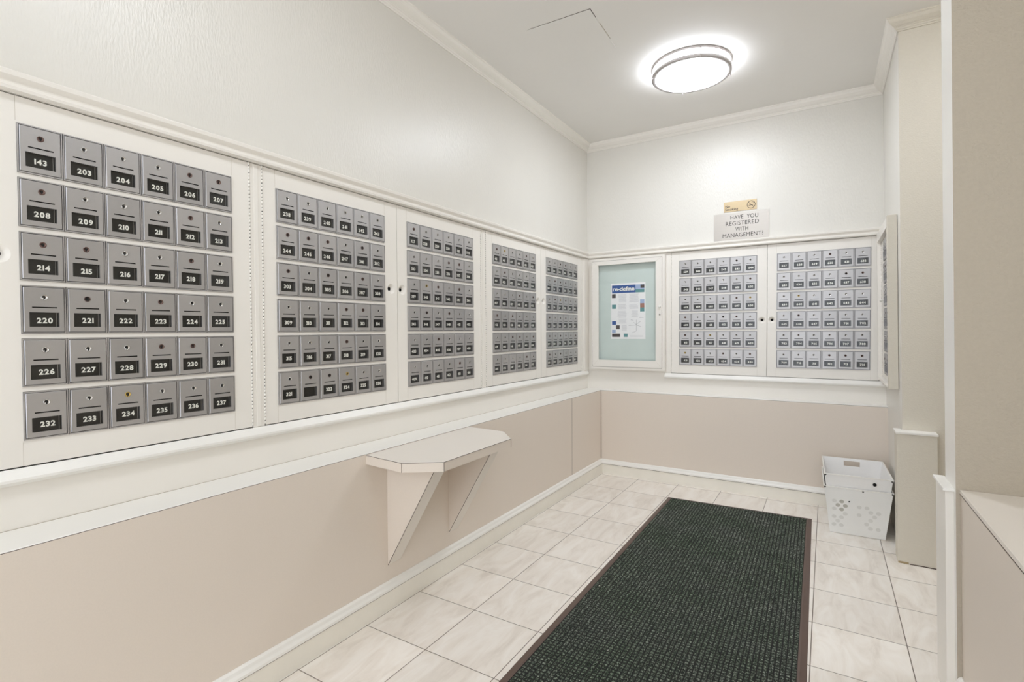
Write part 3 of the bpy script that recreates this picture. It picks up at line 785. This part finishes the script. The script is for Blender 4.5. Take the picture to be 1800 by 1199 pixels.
for iu in range(NU):
    for iv in range(NV):
        u0 = eu+(1-2*eu)*iu/NU; u1 = eu+(1-2*eu)*(iu+1)/NU; v0 = ev+(1-2*ev)*iv/NV; v1 = ev+(1-2*ev)*(iv+1)/NV
        du, dv = (u1-u0), (v1-v0); h = 0.0069+random.uniform(-0.0009, 0.0009)
        g0, g1, q0, q1 = 0.12, 0.25, 0.17, 0.32
        base = [mq(u0+du*g0, v0+dv*q0, 0.004), mq(u1-du*g0, v0+dv*q0, 0.004), mq(u1-du*g0, v1-dv*q0, 0.004), mq(u0+du*g0, v1-dv*q0, 0.004)]
        top = [mq(u0+du*g1, v0+dv*q1, h), mq(u1-du*g1, v0+dv*q1, h), mq(u1-du*g1, v1-dv*q1, h), mq(u0+du*g1, v1-dv*q1, h)]
        V += base+top
        F += [(k+4, k+5, k+6, k+7)] + [(k+i, k+(i+1) % 4, k+4+(i+1) % 4, k+4+i) for i in range(4)]
        k += 8
me = bpy.data.meshes.new('waffle_pile'); me.from_pydata(V, [], F); me.materials.append(M['pile']); me.update()
link('waffle_pile', me, t)
b = MB(); b.face([mq(*p, 0.0042) for p in i_], 'pile_base'); obj('mat_backing', b, t)
b = MB()
for _ in range(26):                        # pale lint and crumbs
    u, v = random.uniform(0.06, 0.94), random.uniform(0.3, 0.97); x, y, _z = mq(u, v, 0); s = random.uniform(0.0012, 0.003); a = random.uniform(0, 3.1)
    c_, s_ = math.cos(a)*s, math.sin(a)*s
    b.prism([(x-c_, y-s_), (x+s_*0.5, y-c_*0.5), (x+c_, y+s_), (x-s_*0.5, y+c_*0.5)], 0.0088, 0.0096, 'digit')
o = obj('lint', b, None); o['kind'] = 'stuff'; tag(o, 'pale specks of lint scattered on the dark mat', 'lint')

# ------------------------------------------------------------------ two nested white plastic bins
def bin_mesh(X0, X1, Y0, Y1, z0, h, taper, tz, handle=None, m='bin', lip=0.006):
    """open tapered tub; X/Y are the rim extents, taper the inset at the bottom (over depth tz)"""
    b = MB(); T = 0.003
    def ring(z, inset=0.0):
        k = taper*(z0+h-z)/tz+inset
        return [(X0+k, Y0+k, z), (X1-k, Y0+k, z), (X1-k, Y1-k, z), (X0+k, Y1-k, z)]
    zt = z0+h
    bo, to, ti, bi = ring(z0), ring(zt), ring(zt, T), ring(z0+T, T)
    b.face(bo[::-1], m); b.face(bi, m)
    for i in range(4):
        j = (i+1) % 4
        if handle and i in (2,):
            # back wall with a hand hole
            fx0, fx1, hz0, hz1 = handle
            def wall(zt_, ins, flip):
                R0, R1, Ra, Rb = ring(z0 if not ins else z0+T, ins), ring(zt, ins), ring(hz0, ins), ring(hz1, ins)
                def lerp(R, f): a, c = Vector(R[i]), Vector(R[j]); return a.lerp(c, f)
                for A, B, fa, fb in ((R0, Ra, 0, 1), (Rb, R1, 0, 1), (Ra, Rb, 0, fx0), (Ra, Rb, fx1, 1)):
                    b.face([lerp(A, fa), lerp(A, fb), lerp(B, fb), lerp(B, fa)], m)
                return [lerp(Ra, fx0), lerp(Ra, fx1), lerp(Rb, fx1), lerp(Rb, fx0)]
            o1 = wall(0, 0.0, False); o2 = wall(0, T, True)
            for q in range(4):
                b.face([o1[q], o1[(q+1) % 4], o2[(q+1) % 4], o2[q]], m)
        else:
            b.face([bo[i], bo[j], to[j], to[i]], m)
            b.face([bi[i], bi[j], ti[j], ti[i]], m)
    # rolled rim
    a = [(x+(-lip if x < (X0+X1)/2 else lip)*0.6, y+(-lip if y < (Y0+Y1)/2 else lip)*0.6, z) for x, y, z in ring(zt)]
    c = [(x, y, z-lip) for x, y, z in a]; d = [(x, y, z-lip) for x, y, z in to]
    for i in range(4):
        j = (i+1) % 4
        b.face([ti[i], ti[j], a[j], a[i]], 'trim'); b.face([a[i], a[j], c[j], c[i]], 'trim'); b.face([c[i], c[j], d[j], d[i]], m)
    return b
BX0, BX1, BY0, BY1 = 1.744, 2.068, 3.463, 3.925
rot = 0.03
def place(o): 
    o.location = (BX0, BY0, 0.0015); o.rotation_euler = (0, 0, rot)
WX, WY = BX1-BX0, BY1-BY0
t = tag(bpy.data.objects.new('plastic_bin', None), 'white tapered plastic bin standing on the tiles, lower of the nested pair', 'bin'); COL.objects.link(t); place(t)
b = bin_mesh(0.0, WX, 0.0, WY, 0.0, 0.274, 0.030, 0.274, m='bin')
obj('tub', b, t)
def fy(z): return 0.030*(0.274-z)/0.274
for i, (x, z) in enumerate(((0.004, 0.268), (WX-0.004, 0.268), (0.186, 0.262), (0.122, 0.196))):
    b = MB(); rr_ = 0.0045 if i < 2 else 0.0035
    b.lathe([(rr_, 0), (rr_, 0.002), (0, 0.0025)], (x, fy(z)-(0.0036 if i < 2 else 0.001), z), 'dark', 10, 'y'); obj('rivet', b, t)
b = MB()
rr = random.Random(5)
def hexdots(x0, x1, z0, z1, skip, mfun):
    row = 0; z = z1
    while z > z0:
        x = x0+(0.018 if row % 2 else 0)
        while x < x1:
            if rr.random() > skip:
                ring = [(x+0.0115*math.cos(2*math.pi*q/18), z+0.0105*math.sin(2*math.pi*q/18)) for q in range(18)]
                b.face([(px_, fy(pz_)-0.0004, pz_) for px_, pz_ in ring], mfun(x, z))
            x += 0.036
        z -= 0.0235; row += 1
hexdots(0.050, 0.120, 0.03, 0.19, 0.22, lambda x, z: 'dimple_dark' if (z > 0.13 and x > 0.05) else 'dimple')
hexdots(0.170, 0.275, 0.03, 0.17, 0.25, lambda x, z: 'dimple')
obj('round_perforations', b, t)
t2 = tag(bpy.data.objects.new('plastic_bin', None), 'white plastic bin with a cut-out hand hole, nested inside the lower bin', 'bin'); COL.objects.link(t2); place(t2)
b = bin_mesh(0.0, WX, 0.0, WY, 0.072, 0.274, 0.030, 0.274, handle=(0.36, 0.64, 0.298, 0.330), m='bin2')
# the nested tub sits a little inside the lower one
b.v = [(WX/2+(x-WX/2)*0.992, WY/2+(y-WY/2)*0.99, z) for x, y, z in b.v]
obj('tub', b, t2)
for x, z, r_ in ((0.006, 0.338, 0.0045), (WX-0.006, 0.338, 0.0045), (0.240, 0.309, 0.0095)):
    b = MB(); b.lathe([(r_, 0), (r_, 0.001), (0, 0.0015)], (x, 0.0045 if r_ > 0.005 else 0.0002, z), 'dark', 12, 'y')
    obj('rivet' if r_ < 0.005 else 'dark_scuff', b, t2)
